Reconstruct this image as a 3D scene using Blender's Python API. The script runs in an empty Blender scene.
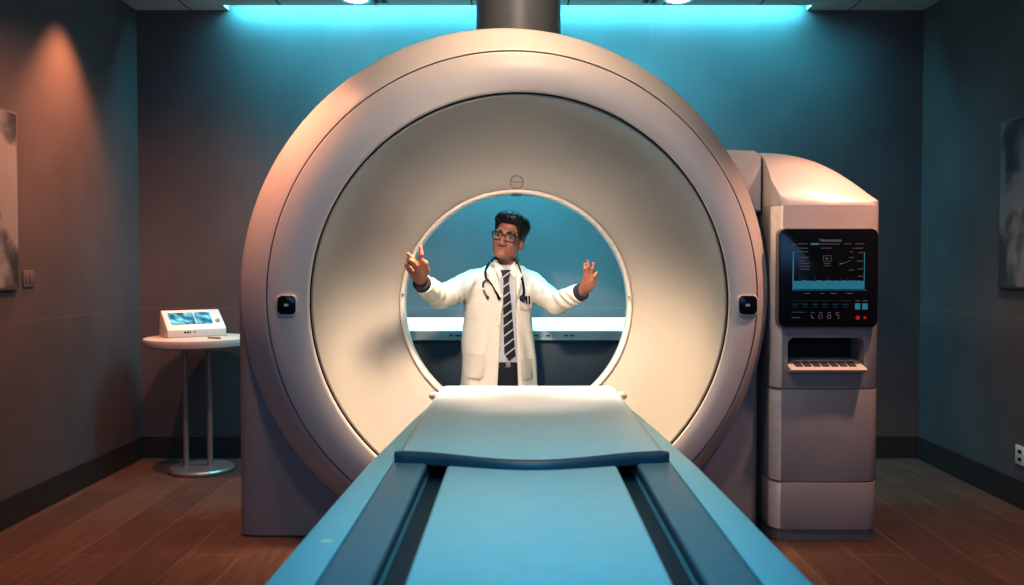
import bpy, bmesh, math, random
import numpy as np
from mathutils import Vector, Matrix
from mathutils.bvhtree import BVHTree
random.seed(4)
SC = bpy.context.scene
COL = SC.collection
PI = math.pi

# ------------------------------------------------------------------ camera
FPX, CX, CY, HC = 900.0, 520.0, 292.5, 1.25
PITCH = math.atan(27.5 / FPX)
cp, sp_ = math.cos(PITCH), math.sin(PITCH)
def ray(px, py):
    u, v = (px - CX) / FPX, (CY - py) / FPX
    return Vector((u, cp + v * sp_, -sp_ + v * cp))
def at(px, py, Y):            # a point of the photo at a known distance
    d = ray(px, py); t = Y / d.y
    return Vector((d.x * t, Y, HC + d.z * t))
cam_d = bpy.data.cameras.new('camera'); cam = bpy.data.objects.new('camera', cam_d); COL.objects.link(cam)
cam.location = (0, 0, HC); cam.rotation_euler = (PI / 2 - PITCH, 0, 0)
cam_d.sensor_width = 36; cam_d.lens = 36 * FPX / 1024; cam_d.shift_x = -8 / 1024
cam_d.clip_start = .02
cam_d.dof.use_dof = True; cam_d.dof.focus_distance = 4.25; cam_d.dof.aperture_fstop = 3.2
SC.camera = cam

# ------------------------------------------------------------------ materials
def mat(name, col, rough=.5, metal=0, var=.06, scale=30, bump=0, emit=None, es=1, coat=0, alpha=None, spec=None):
    m = bpy.data.materials.new(name); m.use_nodes = True
    n = m.node_tree.nodes; l = m.node_tree.links
    b = n['Principled BSDF']
    tc = n.new('ShaderNodeTexCoord'); nz = n.new('ShaderNodeTexNoise')
    nz.inputs['Scale'].default_value = scale; nz.inputs['Detail'].default_value = 4
    l.new(tc.outputs['Object'], nz.inputs['Vector'])
    rp = n.new('ShaderNodeValToRGB')
    rp.color_ramp.elements[0].position = .3; rp.color_ramp.elements[1].position = .7
    rp.color_ramp.elements[0].color = [c * (1 - var) for c in col] + [1]
    rp.color_ramp.elements[1].color = [min(1, c * (1 + var)) for c in col] + [1]
    l.new(nz.outputs['Fac'], rp.inputs['Fac']); l.new(rp.outputs['Color'], b.inputs['Base Color'])
    b.inputs['Roughness'].default_value = rough; b.inputs['Metallic'].default_value = metal
    b.inputs['Coat Weight'].default_value = coat
    if spec is not None: b.inputs['Specular IOR Level'].default_value = spec
    if bump:
        bp = n.new('ShaderNodeBump'); bp.inputs['Strength'].default_value = bump; bp.inputs['Distance'].default_value = .002
        l.new(nz.outputs['Fac'], bp.inputs['Height']); l.new(bp.outputs['Normal'], b.inputs['Normal'])
    if emit:
        b.inputs['Emission Color'].default_value = (*emit, 1); b.inputs['Emission Strength'].default_value = es
    return m

def mth(nt, op, a, b=None):
    n = nt.nodes.new('ShaderNodeMath'); n.operation = op
    for i, v in enumerate((a, b)):
        if v is None: continue
        if hasattr(v, 'is_linked') or hasattr(v, 'links'): nt.links.new(v, n.inputs[i])
        else: n.inputs[i].default_value = v
    return n.outputs[0]

def wall_mat(name, axis, col):
    m = mat(name, col, rough=.62, var=.10, scale=2.2, spec=.3)
    nt = m.node_tree; b = nt.nodes['Principled BSDF']
    base = b.inputs['Base Color'].links[0].from_socket
    tc = nt.nodes.new('ShaderNodeTexCoord'); sx = nt.nodes.new('ShaderNodeSeparateXYZ')
    nt.links.new(tc.outputs['Object'], sx.inputs[0])
    z = sx.outputs[2]; h = sx.outputs[axis]
    g = mth(nt, 'LESS_THAN', mth(nt, 'ABSOLUTE', mth(nt, 'SUBTRACT', z, .972)), .0035)     # horizontal panel joint
    f = mth(nt, 'LESS_THAN', mth(nt, 'ABSOLUTE', mth(nt, 'SUBTRACT', mth(nt, 'FRACT', mth(nt, 'DIVIDE', mth(nt, 'ADD', h, 9.53), 1.22)), .5)), .0022)
    g = mth(nt, 'MAXIMUM', g, mth(nt, 'MULTIPLY', f, .45))
    st = mth(nt, 'MULTIPLY', mth(nt, 'SINE', mth(nt, 'MULTIPLY', h, 170)), .012)             # fine vertical reeding
    mx = nt.nodes.new('ShaderNodeMixRGB'); mx.blend_type = 'MIX'
    nt.links.new(g, mx.inputs[0]); nt.links.new(base, mx.inputs[1]); mx.inputs[2].default_value = (*[c * 1.25 for c in col], 1)
    ml = nt.nodes.new('ShaderNodeMixRGB'); ml.blend_type = 'MULTIPLY'; ml.inputs[0].default_value = 1
    nt.links.new(mx.outputs[0], ml.inputs[1]); nt.links.new(mth(nt, 'ADD', st, .97), ml.inputs[2])
    nt.links.new(ml.outputs[0], b.inputs['Base Color'])
    return m

def floor_mat():
    m = mat('floor planks', (.1, .1, .1), rough=.42, var=.0, spec=.35)
    nt = m.node_tree; b = nt.nodes['Principled BSDF']; n = nt.nodes; l = nt.links
    tc = n.new('ShaderNodeTexCoord'); mp = n.new('ShaderNodeMapping'); mp.inputs['Rotation'].default_value = (0, 0, math.radians(90))
    l.new(tc.outputs['Object'], mp.inputs[0])
    br = n.new('ShaderNodeTexBrick'); br.inputs['Scale'].default_value = 1
    br.inputs['Brick Width'].default_value = 1.1; br.inputs['Row Height'].default_value = .24; br.inputs['Mortar Size'].default_value = .0035
    br.inputs['Color1'].default_value = (.19, .118, .093, 1); br.inputs['Color2'].default_value = (.140, .088, .070, 1); br.inputs['Mortar'].default_value = (.24, .155, .125, 1)
    br.inputs['Bias'].default_value = 0
    l.new(mp.outputs[0], br.inputs['Vector'])
    m2 = n.new('ShaderNodeMapping'); m2.inputs['Scale'].default_value = (34, 2.2, 1); l.new(tc.outputs['Object'], m2.inputs[0])
    nz = n.new('ShaderNodeTexNoise'); nz.inputs['Scale'].default_value = 1.6; nz.inputs['Detail'].default_value = 6; l.new(m2.outputs[0], nz.inputs[0])
    rp = n.new('ShaderNodeValToRGB'); rp.color_ramp.elements[0].position = .3; rp.color_ramp.elements[0].color = (.68, .68, .68, 1)
    rp.color_ramp.elements[1].position = .72; rp.color_ramp.elements[1].color = (1.08, 1.06, 1.03, 1); l.new(nz.outputs['Fac'], rp.inputs[0])
    mx = n.new('ShaderNodeMixRGB'); mx.blend_type = 'MULTIPLY'; mx.inputs[0].default_value = 1
    l.new(br.outputs[0], mx.inputs[1]); l.new(rp.outputs[0], mx.inputs[2]); l.new(mx.outputs[0], b.inputs['Base Color'])
    return m

def ceil_mat():
    m = mat('ceiling tiles', (.60, .55, .53), rough=.8, var=.05, scale=40, spec=.2)
    nt = m.node_tree; b = nt.nodes['Principled BSDF']; base = b.inputs['Base Color'].links[0].from_socket
    tc = nt.nodes.new('ShaderNodeTexCoord'); sx = nt.nodes.new('ShaderNodeSeparateXYZ'); nt.links.new(tc.outputs['Object'], sx.inputs[0])
    g = None
    for ax, o in ((0, 9.0), (1, 9.13)):
        f = mth(nt, 'LESS_THAN', mth(nt, 'ABSOLUTE', mth(nt, 'SUBTRACT', mth(nt, 'FRACT', mth(nt, 'DIVIDE', mth(nt, 'ADD', sx.outputs[ax], o), .6)), .5)), .01)
        g = f if g is None else mth(nt, 'MAXIMUM', g, f)
    mx = nt.nodes.new('ShaderNodeMixRGB'); nt.links.new(g, mx.inputs[0]); nt.links.new(base, mx.inputs[1]); mx.inputs[2].default_value = (.12, .12, .12, 1)
    nt.links.new(mx.outputs[0], b.inputs['Base Color'])
    return m

def ramp_mat(name, stops, scale, rough=.7, detail=3, seed=0):     # blotchy artwork
    m = mat(name, (.3, .3, .3), rough=rough)
    nt = m.node_tree; b = nt.nodes['Principled BSDF']
    tc = nt.nodes.new('ShaderNodeTexCoord'); mp = nt.nodes.new('ShaderNodeMapping'); mp.inputs['Location'].default_value = (seed, seed * 2, seed)
    mp.inputs['Scale'].default_value = scale
    nt.links.new(tc.outputs['Object'], mp.inputs[0])
    nz = nt.nodes.new('ShaderNodeTexNoise'); nz.inputs['Scale'].default_value = 1; nz.inputs['Detail'].default_value = detail
    nt.links.new(mp.outputs[0], nz.inputs[0]); rp = nt.nodes.new('ShaderNodeValToRGB')
    rp.color_ramp.elements[0].position = stops[0][0]; rp.color_ramp.elements[0].color = (*stops[0][1], 1)
    rp.color_ramp.elements[1].position = stops[1][0]; rp.color_ramp.elements[1].color = (*stops[1][1], 1)
    for p, c in stops[2:]:
        e = rp.color_ramp.elements.new(p); e.color = (*c, 1)
    nt.links.new(nz.outputs['Fac'], rp.inputs[0]); nt.links.new(rp.outputs[0], b.inputs['Base Color'])
    return m, rp

M = {}
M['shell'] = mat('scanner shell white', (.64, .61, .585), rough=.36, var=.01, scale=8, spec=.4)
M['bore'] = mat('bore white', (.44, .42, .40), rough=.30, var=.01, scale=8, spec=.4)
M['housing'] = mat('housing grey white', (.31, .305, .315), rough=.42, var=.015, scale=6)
M['gap'] = mat('dark gap', (.02, .02, .022), rough=.7)
M['black'] = mat('black plastic', (.008, .009, .014), rough=.22, var=.1)
M['blackmatte'] = mat('black rubber', (.015, .016, .02), rough=.6, var=.1)
M['grey'] = mat('mid grey plastic', (.30, .29, .29), rough=.45)
M['cab'] = mat('cabinet grey', (.43, .395, .38), rough=.42, var=.015, scale=6)
M['key'] = mat('dark grey key', (.09, .09, .10), rough=.5)
M['edge'] = mat('painted edge highlight', (.95, .88, .78), rough=.35)  # highlight on the cabinet's left edge, put into the colour
M['pale'] = mat('pale plastic', (.72, .68, .62), rough=.35, var=.02)
M['chrome'] = mat('chrome', (.75, .75, .75), rough=.15, metal=1)
M['steel'] = mat('brushed steel', (.42, .36, .34), rough=.38, metal=.55)
M['capmetal'] = mat('satin cap metal', (.66, .66, .65), rough=.28, metal=.4)
M['pad'] = mat('blue pad vinyl', (.42, .61, .67), rough=.42, var=.02, scale=14, bump=.02, spec=.4)
M['deck'] = mat('table deck pale blue', (.27, .57, .66), rough=.36, var=.02)
M['rail'] = mat('rail slate blue', (.17, .28, .34), rough=.34, metal=.2, var=.04)
M['trough'] = mat('trough dark blue', (.018, .042, .062), rough=.5)
M['lip'] = mat('pad edge dark blue', (.035, .085, .12), rough=.4)
M['tabletop'] = mat('tabletop cream', (.62, .56, .50), rough=.45, var=.03)
M['base'] = mat('baseboard brown', (.055, .043, .042), rough=.5, var=.12, scale=9)
M['desk'] = mat('desk grey', (.48, .50, .52), rough=.4)
M['deskdark'] = mat('desk front dark', (.055, .075, .095), rough=.5)
M['strip'] = mat('lit counter top glow', (.45, .48, .48), rough=.4, emit=(.66, .96, 1.0), es=1.1, var=.0)  # emission stands in for light falling on the counter top
M['lamp'] = mat('lamp diffuser', (.9, .9, .9), rough=.4, emit=(1, .95, .85), es=7)
M['col'] = mat('column grey', (.12, .13, .14), rough=.4, var=.02)
M['skin'] = mat('skin', (.34, .165, .125), rough=.48, var=.05, scale=50)
M['lips'] = mat('lips', (.30, .115, .085), rough=.45)
M['hair'] = mat('black hair', (.010, .009, .012), rough=.42, var=.4, scale=120, bump=.3)
M['coat'] = mat('white coat cotton', (.66, .65, .61), rough=.85, var=.03, scale=60, bump=.15)
M['lapel'] = mat('coat cotton lit tone', (.76, .75, .71), rough=.85, var=.03)  # coat cotton painted lighter, so the lapels seem to catch light
M['pocket'] = mat('coat cotton shaded tone', (.58, .57, .54), rough=.85, var=.03)  # coat cotton darkened in place of shading on the pockets
M['shirt'] = mat('shirt cotton', (.50, .54, .60), rough=.85, var=.03)
M['collar'] = mat('collar cotton', (.76, .76, .76), rough=.85, var=.02)
M['trouser'] = mat('navy trousers', (.018, .022, .036), rough=.85)
M['cuff'] = mat('navy cuff', (.035, .045, .07), rough=.8)
M['eye'] = mat('eye white', (.17, .14, .13), rough=.5)
M['iris'] = mat('iris', (.015, .01, .008), rough=.2)
M['glow'] = mat('screen cyan', (.02, .1, .14), emit=(.07, .46, .64), es=.40)
M['glowdim'] = mat('screen dim teal', (.01, .05, .07), emit=(.05, .26, .36), es=.14)
M['glowgreen'] = mat('screen green', (.01, .05, .03), emit=(.10, .55, .40), es=.4)
M['text'] = mat('screen lettering', (.1, .1, .1), emit=(.55, .60, .66), es=.26)
M['textdim'] = mat('screen dim lettering', (.1, .1, .1), emit=(.30, .34, .40), es=.16)
M['red'] = mat('red lamp', (.2, .01, .01), emit=(.9, .06, .05), es=.35)
M['line'] = mat('engraved line', (.30, .25, .21), rough=.5)
M['teal'] = mat('dark teal marker', (.02, .08, .09), rough=.4)
M['plate'] = mat('switch plate', (.18, .16, .16), rough=.5)
M['shoe'] = mat('black leather', (.012, .01, .01), rough=.3)
_t = mat('striped tie', (.02, .022, .04), rough=.6)
nt = _t.node_tree; b = nt.nodes['Principled BSDF']
tc = nt.nodes.new('ShaderNodeTexCoord'); sx = nt.nodes.new('ShaderNodeSeparateXYZ'); nt.links.new(tc.outputs['Object'], sx.inputs[0])
tt = mth(nt, 'FRACT', mth(nt, 'MULTIPLY', mth(nt, 'SUBTRACT', sx.outputs[2], mth(nt, 'MULTIPLY', sx.outputs[0], .75)), 19))
mx = nt.nodes.new('ShaderNodeMixRGB'); nt.links.new(mth(nt, 'LESS_THAN', tt, .2), mx.inputs[0])
mx.inputs[1].default_value = (.016, .018, .032, 1); mx.inputs[2].default_value = (.42, .42, .44, 1); nt.links.new(mx.outputs[0], b.inputs['Base Color'])
M['tie'] = _t
_g = mat('spectacle glass', (.3, .3, .3), rough=.02); _b = _g.node_tree.nodes['Principled BSDF']
_b.inputs['Alpha'].default_value = .08; _b.inputs['Roughness'].default_value = .4; _b.inputs['Specular IOR Level'].default_value = .1
M['glass'] = _g

# ------------------------------------------------------------------ mesh helpers
class MB:
    def __init__(s): s.bm = bmesh.new()
    def box(s, x0, x1, y0, y1, z0, z1, bev=0, seg=2):
        r = bmesh.ops.create_cube(s.bm, size=1)
        vs = r['verts']
        for v in vs:
            v.co = Vector(((x0 + x1) / 2 + v.co.x * (x1 - x0), (y0 + y1) / 2 + v.co.y * (y1 - y0), (z0 + z1) / 2 + v.co.z * (z1 - z0)))
        if bev:
            es = list({e for v in vs for e in v.link_edges})
            bmesh.ops.bevel(s.bm, geom=es, offset=bev, segments=seg, affect='EDGES', profile=.5)
        return s
    def loft(s, rings, closed=True, caps=False):
        rs = [[s.bm.verts.new(p) for p in r] for r in rings]
        n = len(rs[0])
        for a, b in zip(rs, rs[1:]):
            for i in range(n if closed else n - 1):
                j = (i + 1) % n
                try: s.bm.faces.new((a[i], a[j], b[j], b[i]))
                except ValueError: pass
        if caps:
            s.bm.faces.new(rs[0][::-1]); s.bm.faces.new(rs[-1])
        return s
    def tube(s, pts, r, n=10, closed=False):
        pts = [Vector(p) for p in pts]; rings = []
        rr = r if isinstance(r, (list, tuple)) else [r] * len(pts)
        up = None; N = len(pts)
        for i, p in enumerate(pts):
            if closed: t = pts[(i + 1) % N] - pts[i - 1]
            else: t = pts[min(i + 1, N - 1)] - pts[max(i - 1, 0)]
            t.normalize()
            if up is None:
                up = t.orthogonal().normalized()
            up = (up - t * up.dot(t)).normalized(); sd = t.cross(up)
            rings.append([p + (up * math.cos(2 * PI * k / n) + sd * math.sin(2 * PI * k / n)) * rr[i] for k in range(n)])
        if closed: rings.append(rings[0]); s.loft(rings); bmesh.ops.remove_doubles(s.bm, verts=s.bm.verts, dist=1e-6)
        else: s.loft(rings, caps=True)
        return s
    def lathe(s, prof, c, n=64, caps=True):     # prof: (r, z) about vertical axis at c
        s.loft([[Vector((c[0] + r * math.cos(2 * PI * k / n), c[1] + r * math.sin(2 * PI * k / n), z)) for k in range(n)] for r, z in prof], caps=caps)
        return s
    def prism(s, poly, axis, a, b, bev=0):      # poly of 2D points in the two other axes
        def P(q, t):
            return Vector((t, q[0], q[1])) if axis == 0 else Vector((q[0], t, q[1])) if axis == 1 else Vector((q[0], q[1], t))
        v0 = [s.bm.verts.new(P(q, a)) for q in poly]; v1 = [s.bm.verts.new(P(q, b)) for q in poly]
        n = len(poly); f0 = s.bm.faces.new(v0[::-1]); f1 = s.bm.faces.new(v1)
        for i in range(n):
            j = (i + 1) % n; s.bm.faces.new((v0[i], v0[j], v1[j], v1[i]))
        if bev:
            bmesh.ops.bevel(s.bm, geom=list(f0.edges) + list(f1.edges), offset=bev, segments=2, affect='EDGES', profile=.5)
        return s
    def ball(s, c, r, n=16, sc=(1, 1, 1)):
        k = bmesh.ops.create_uvsphere(s.bm, u_segments=n, v_segments=n // 2 + 2, radius=r)
        for v in k['verts']: v.co = Vector((v.co.x * sc[0], v.co.y * sc[1], v.co.z * sc[2])) + Vector(c)
        return s
    def build(s, name, m, parent=None, loc=None, smooth=True, ang=35):
        bmesh.ops.recalc_face_normals(s.bm, faces=s.bm.faces)
        me = bpy.data.meshes.new(name); s.bm.to_mesh(me); s.bm.free()
        return link(name, me, m, parent, loc, smooth, ang)

def wloc(o):
    p = Vector((0, 0, 0))
    while o is not None: p = p + o.location; o = o.parent
    return p
def link(name, me, m, parent=None, loc=None, smooth=True, ang=35):
    o = bpy.data.objects.new(name, me); COL.objects.link(o)
    base = wloc(parent) if parent is not None else Vector(loc or (0, 0, 0))
    me.transform(Matrix.Translation(-base))
    if parent is not None: o.parent = parent
    else: o.location = base
    me.materials.append(m)
    if smooth:
        me.shade_smooth()
        try: me.set_sharp_from_angle(angle=math.radians(ang))
        except Exception: pass
    return o
def thing(name, loc, label, cat, group=None):
    o = bpy.data.objects.new(name, None); COL.objects.link(o); o.location = loc; o.empty_display_size = .1
    return tag(o, label, cat, group)
def tag(o, label, cat, group=None):
    o['label'] = label; o['category'] = cat
    if group: o['group'] = group
    return o
def struct(o): o['kind'] = 'structure'; return o
def rrect(x0, x1, z0, z1, r, n=5):
    pts = []
    for cx, cz, a0 in ((x1 - r, z1 - r, 0), (x0 + r, z1 - r, 90), (x0 + r, z0 + r, 180), (x1 - r, z0 + r, 270)):
        for k in range(n + 1):
            a = math.radians(a0 + 90 * k / n); pts.append((cx + r * math.cos(a), cz + r * math.sin(a)))
    return pts
def smooth_path(pts, n=8):
    pts = [Vector(p) for p in pts]; out = []
    for i in range(len(pts) - 1):
        p0, p1, p2, p3 = pts[max(i - 1, 0)], pts[i], pts[i + 1], pts[min(i + 2, len(pts) - 1)]
        for k in range(n):
            t = k / n
            out.append(.5 * ((2 * p1) + (p2 - p0) * t + (2 * p0 - 5 * p1 + 4 * p2 - p3) * t * t + (3 * p1 - p0 - 3 * p2 + p3) * t ** 3))
    out.append(pts[-1]); return out
def text_mesh(s, size, loc, name, m, parent, align='CENTER'):
    cu = bpy.data.curves.new(name, 'FONT'); cu.body = s; cu.size = size; cu.align_x = align; cu.extrude = .0005
    t = bpy.data.objects.new('t', cu); COL.objects.link(t)
    dg = bpy.context.evaluated_depsgraph_get(); dg.update()
    me = bpy.data.meshes.new_from_object(t.evaluated_get(dg)); bpy.data.objects.remove(t)
    me.transform(Matrix.Translation(loc) @ Matrix.Rotation(PI / 2, 4, 'X'))
    return link(name, me, m, parent, smooth=False)
def boolean(o, cutter_bm):
    me = bpy.data.meshes.new('c'); bmesh.ops.recalc_face_normals(cutter_bm, faces=cutter_bm.faces); cutter_bm.to_mesh(me); c = bpy.data.objects.new('c', me); COL.objects.link(c)
    c.location = wloc(o); me.transform(Matrix.Translation(-wloc(o)))
    md = o.modifiers.new('b', 'BOOLEAN'); md.object = c; md.operation = 'DIFFERENCE'; md.solver = 'EXACT'
    bpy.context.view_layer.update()
    dg = bpy.context.evaluated_depsgraph_get(); dg.update()
    nm = bpy.data.meshes.new_from_object(o.evaluated_get(dg)); o.modifiers.clear(); o.data = nm
    bpy.data.objects.remove(c)
    nm.shade_smooth(); nm.set_sharp_from_angle(angle=math.radians(35))

# ------------------------------------------------------------------ the room
XL, XR, YB, YF, ZC = -2.45, 2.58, 5.80, -1.6, 2.876
WALLC = (.155, .132, .134)
struct(MB().box(XL - .1, XR + .1, YF - .1, YB + .1, -.1, 0).build('floor', floor_mat(), smooth=False))
struct(MB().box(XL - .1, XR + .1, YB, YB + .1, 0, 3.12).build('wall_back', wall_mat('back wall panels', 0, WALLC), smooth=False))
struct(MB().box(XL - .1, XL, YF, YB, 0, 3.12).build('wall_left', wall_mat('left wall panels', 1, WALLC), smooth=False))
struct(MB().box(XR, XR + .1, YF, YB, 0, 3.12).build('wall_right', wall_mat('right wall panels', 1, WALLC), smooth=False))
struct(MB().box(XL - .1, XR + .1, YF - .1, YF, 0, 3.12).build('wall_front', wall_mat('front wall panels', 0, WALLC), smooth=False))
cm = ceil_mat()
SX0, SX1, SY = -1.858, 1.83, 5.69
struct(MB().box(XL, XR, YF, SY, ZC, 3.10).build('ceiling', cm, smooth=False))
struct(MB().box(XL, SX0, SY, YB, ZC, 3.10).build('trim_1', cm, smooth=False))
struct(MB().box(SX1, XR, SY, YB, ZC, 3.10).build('trim_2', cm, smooth=False))
struct(MB().box(XL, XR, YF, YB, 3.10, 3.12).build('trim_3', cm, smooth=False))
BH, BT = .145, .014
struct(MB().box(XL, XL + BT, YF, YB, 0, BH, .003, 1).build('baseboard_left', M['base']))
struct(MB().box(XR - BT, XR, YF, YB, 0, BH, .003, 1).build('baseboard_right', M['base']))
struct(MB().box(XL + BT, XR - BT, YB - BT, YB, 0, BH, .003, 1).build('baseboard_back', M['base']))

# ------------------------------------------------------------------ scanner
NS = 160
def circ(cx, y, cz, r, zmin=None):
    out = []
    for k in range(NS):
        a = 2 * PI * k / NS
        z = cz + r * math.sin(a)
        if zmin is not None: z = max(z, zmin)
        out.append(Vector((cx + r * math.cos(a), y, z)))
    return out
def pr(depth, rpx, cxp, cyp):          # ring read off the photo at a depth -> (cx, y, cz, r)
    c = at(cxp, cyp, depth); return (c.x, depth, c.z, rpx * depth / FPX)
scan = thing('mri_scanner', (-.07, 4.3, 0), 'large white ring-shaped MRI scanner with wide lit bore, in the middle of the room', 'MRI scanner')
# housing: round top, straight sides to the floor
HXC, HZC = -.098, 1.09
corner = None
def stadium(R, y, rb=0):
    out = []
    xb = R
    ca = math.atan2(-(HZC - .006), xb)
    angs = [2 * PI * k / NS for k in range(NS)]
    for tgt in (ca % (2 * PI), (PI - ca) % (2 * PI)):
        i = min(range(NS), key=lambda k: abs(angs[k] - tgt)); angs[i] = tgt
    for a in angs:
        c, s = math.cos(a), math.sin(a)
        if s >= 0: r = R
        else:
            r = min(R / abs(c) if abs(c) > 1e-6 else 9, (HZC - .006) / abs(s))
        out.append(Vector((HXC + r * c, y, HZC + r * s)))
    return out
hb = MB()
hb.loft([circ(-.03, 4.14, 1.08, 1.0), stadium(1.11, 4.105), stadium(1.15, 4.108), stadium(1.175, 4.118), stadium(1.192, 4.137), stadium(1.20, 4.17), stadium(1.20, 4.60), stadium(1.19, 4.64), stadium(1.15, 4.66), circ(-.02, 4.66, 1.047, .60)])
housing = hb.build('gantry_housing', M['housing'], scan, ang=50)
pb = MB(); pb.loft([stadium(1.17, 4.16), stadium(1.17, 4.6)])
# outer bezel
OC = (504, 294)
bz = [pr(4.30, 250, *OC), pr(4.20, 258, *OC), pr(4.15, 262.5, *OC), pr(4.12, 263.8, *OC), pr(4.10, 263.4, *OC), pr(4.085, 262, *OC), pr(4.03, 255, 508, 296), pr(3.995, 249.8, 510.5, 297.5), pr(3.983, 247.8, 511.5, 298), pr(3.979, 246.2, 512, 298), pr(4.0, 245.4, 512, 298)]
MB().loft([circ(*q, zmin=.004) for q in bz]).build('outer_bezel', M['shell'], scan, ang=60)
MB().loft([circ(*pr(3.99, 247, 512, 298), zmin=.006), circ(*pr(3.99, 243, 512, 298), zmin=.006)]).build('seam', M['line'], scan)
fr = [pr(4.0, 245.0, 512, 298), pr(3.979, 244.8, 512, 298), pr(3.974, 243.6, 512, 298), pr(3.974, 228, 515, 300), pr(3.976, 212.5, 518, 303), pr(3.981, 210.6, 518.5, 303), pr(3.995, 209.6, 519, 303), pr(4.06, 209.5, 519, 303)]
MB().loft([circ(*q, zmin=.008) for q in fr]).build('front_ring', M['shell'], scan, ang=60)
MB().loft([circ(*pr(4.03, 212, 519, 303)), circ(*pr(4.03, 206, 519, 303))]).build('bore_gap', M['gap'], scan)
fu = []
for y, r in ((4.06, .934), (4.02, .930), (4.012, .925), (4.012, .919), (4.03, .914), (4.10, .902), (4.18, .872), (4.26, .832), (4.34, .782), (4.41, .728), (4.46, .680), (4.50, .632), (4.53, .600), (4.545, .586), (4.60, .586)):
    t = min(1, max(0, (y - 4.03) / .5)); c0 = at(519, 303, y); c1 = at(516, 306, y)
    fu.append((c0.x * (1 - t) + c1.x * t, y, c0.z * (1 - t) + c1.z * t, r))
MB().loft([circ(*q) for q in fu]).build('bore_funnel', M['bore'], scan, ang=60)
RCX, RCZ = at(516, 306, 4.55).x, at(516, 306, 4.55).z
MB().loft([circ(RCX, y, RCZ, r) for y, r in ((4.58, .588), (4.540, .588), (4.534, .584), (4.532, .577), (4.536, .570), (4.545, .566), (4.60, .565), (4.655, .568), (4.668, .580), (4.668, .605), (4.655, .61))]).build('bore_rim', M['shell'], scan, ang=60)
# little marks on the rim
for px, py in ((403, 294), (629, 297)):
    p = at(px, py, 4.527); MB().ball(p, .006, 8).build('rim_screw', M['grey'], scan)
p = at(516.5, 199, 4.56); MB().box(p.x - .026, p.x + .026, 4.545, 4.575, RCZ + .5555, RCZ + .5635, .002).build('laser_window', M['teal'], scan)
# badge above the rear opening: outlined rounded cup with a bar, pressed into the funnel
dg = bpy.context.evaluated_depsgraph_get(); dg.update()
fo = [o for o in scan.children if o.name == 'bore_funnel'][0]
def bvh_of(o):
    b_ = wloc(o); me = o.data
    return BVHTree.FromPolygons([v.co + b_ for v in me.vertices], [list(f.vertices) for f in me.polygons])
fb = bvh_of(fo)
CAMP = Vector((0, 0, HC))
def onto(bvh, px, py, off):
    d = ray(px, py).normalized(); h = bvh.ray_cast(CAMP, d)
    if h[0] is None: return None
    return h[0] - d * off
bm_ = MB()
cup = rrect(510.5, 523, 176, 188.5, 5.6, 6)
bm_.tube([onto(fb, x, y, .001) for x, y in cup], .0032, 6, closed=True)
bm_.tube([onto(fb, x, 181.8, .001) for x in np.linspace(511.5, 522, 6)], .0026, 6)
bm_.build('emblem', M['line'], scan)
# black square control buttons
for px, py in ((287, 305), (747.5, 305)):
    c = at(px, py, 3.972)
    hw, hh = .0395, .0405
    b0 = MB(); b0.prism(rrect(c.x - hw - .006, c.x + hw + .006, c.z - hh - .009, c.z + hh + .003, .02), 1, 3.966, 3.985, .003); fr_ = b0.build('button_frame', M['pale'], scan)
    b1 = MB(); b1.prism(rrect(c.x - hw, c.x + hw, c.z - hh, c.z + hh, .018), 1, 3.961, 3.98, .004); bt = b1.build('control_button', M['black'], fr_)
    b2 = MB(); b2.prism(rrect(c.x - .011, c.x + .009, c.z - .006, c.z + .006, .003), 1, 3.9598, 3.965); bb = b2.build('button_symbol', M['text'], fr_)

MB().prism([(.80, 1.50), (1.132, 1.50), (1.132, 1.762), (1.10, 1.786), (.80, 1.80)], 1, 4.22, 4.66, .02).build('side_shoulder', M['shell'], scan)
colm = tag(MB().lathe([(.205, 2.235), (.205, 2.84), (.212, 2.85), (.212, ZC - .001)], (at(518.5, 100, 4.42).x, 4.42), 72).build('ceiling_column', M['col'], loc=(0, 4.42, 2.235)), 'grey round column rising from the top of the scanner to the ceiling', 'column')

# ------------------------------------------------------------------ patient table
TX = .035
tab = thing('patient_table', (TX, 2.6, 0), 'long pale blue patient table running into the scanner bore, with slate side rails', 'patient table')
ZD = .66
# deck (wide pale blue tray with side flanges)
def deck_section(y, w, z0=.575):
    # half-profile swept along y: flange top, rail seat, trough
    prof = [(-w, z0), (-w - .002, ZD - .03), (-w + .012, ZD - .006), (-w + .03, ZD), (-.415, ZD), (-.410, ZD - .02), (-.312, ZD - .02), (-.307, ZD - .05), (-.25, ZD - .05), (0, ZD - .05)]
    prof = prof + [(-x, z) for x, z in prof[-2::-1]]
    prof += [(w - .03, z0 - .03), (-w + .03, z0 - .03)]
    return [Vector((TX + x, y, z)) for x, z in prof]
ds = []
for y, w in ((.95, .518), (1.0, .526), (1.6, .524), (2.2, .512), (2.65, .500), (3.2, .470), (3.7, .440), (3.93, .425), (3.97, .420)):
    ds.append(deck_section(y, max(w, .435)))
d_ = MB(); d_.loft(ds, caps=True); deck = d_.build('table_deck', M['deck'], tab, ang=40)
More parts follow.
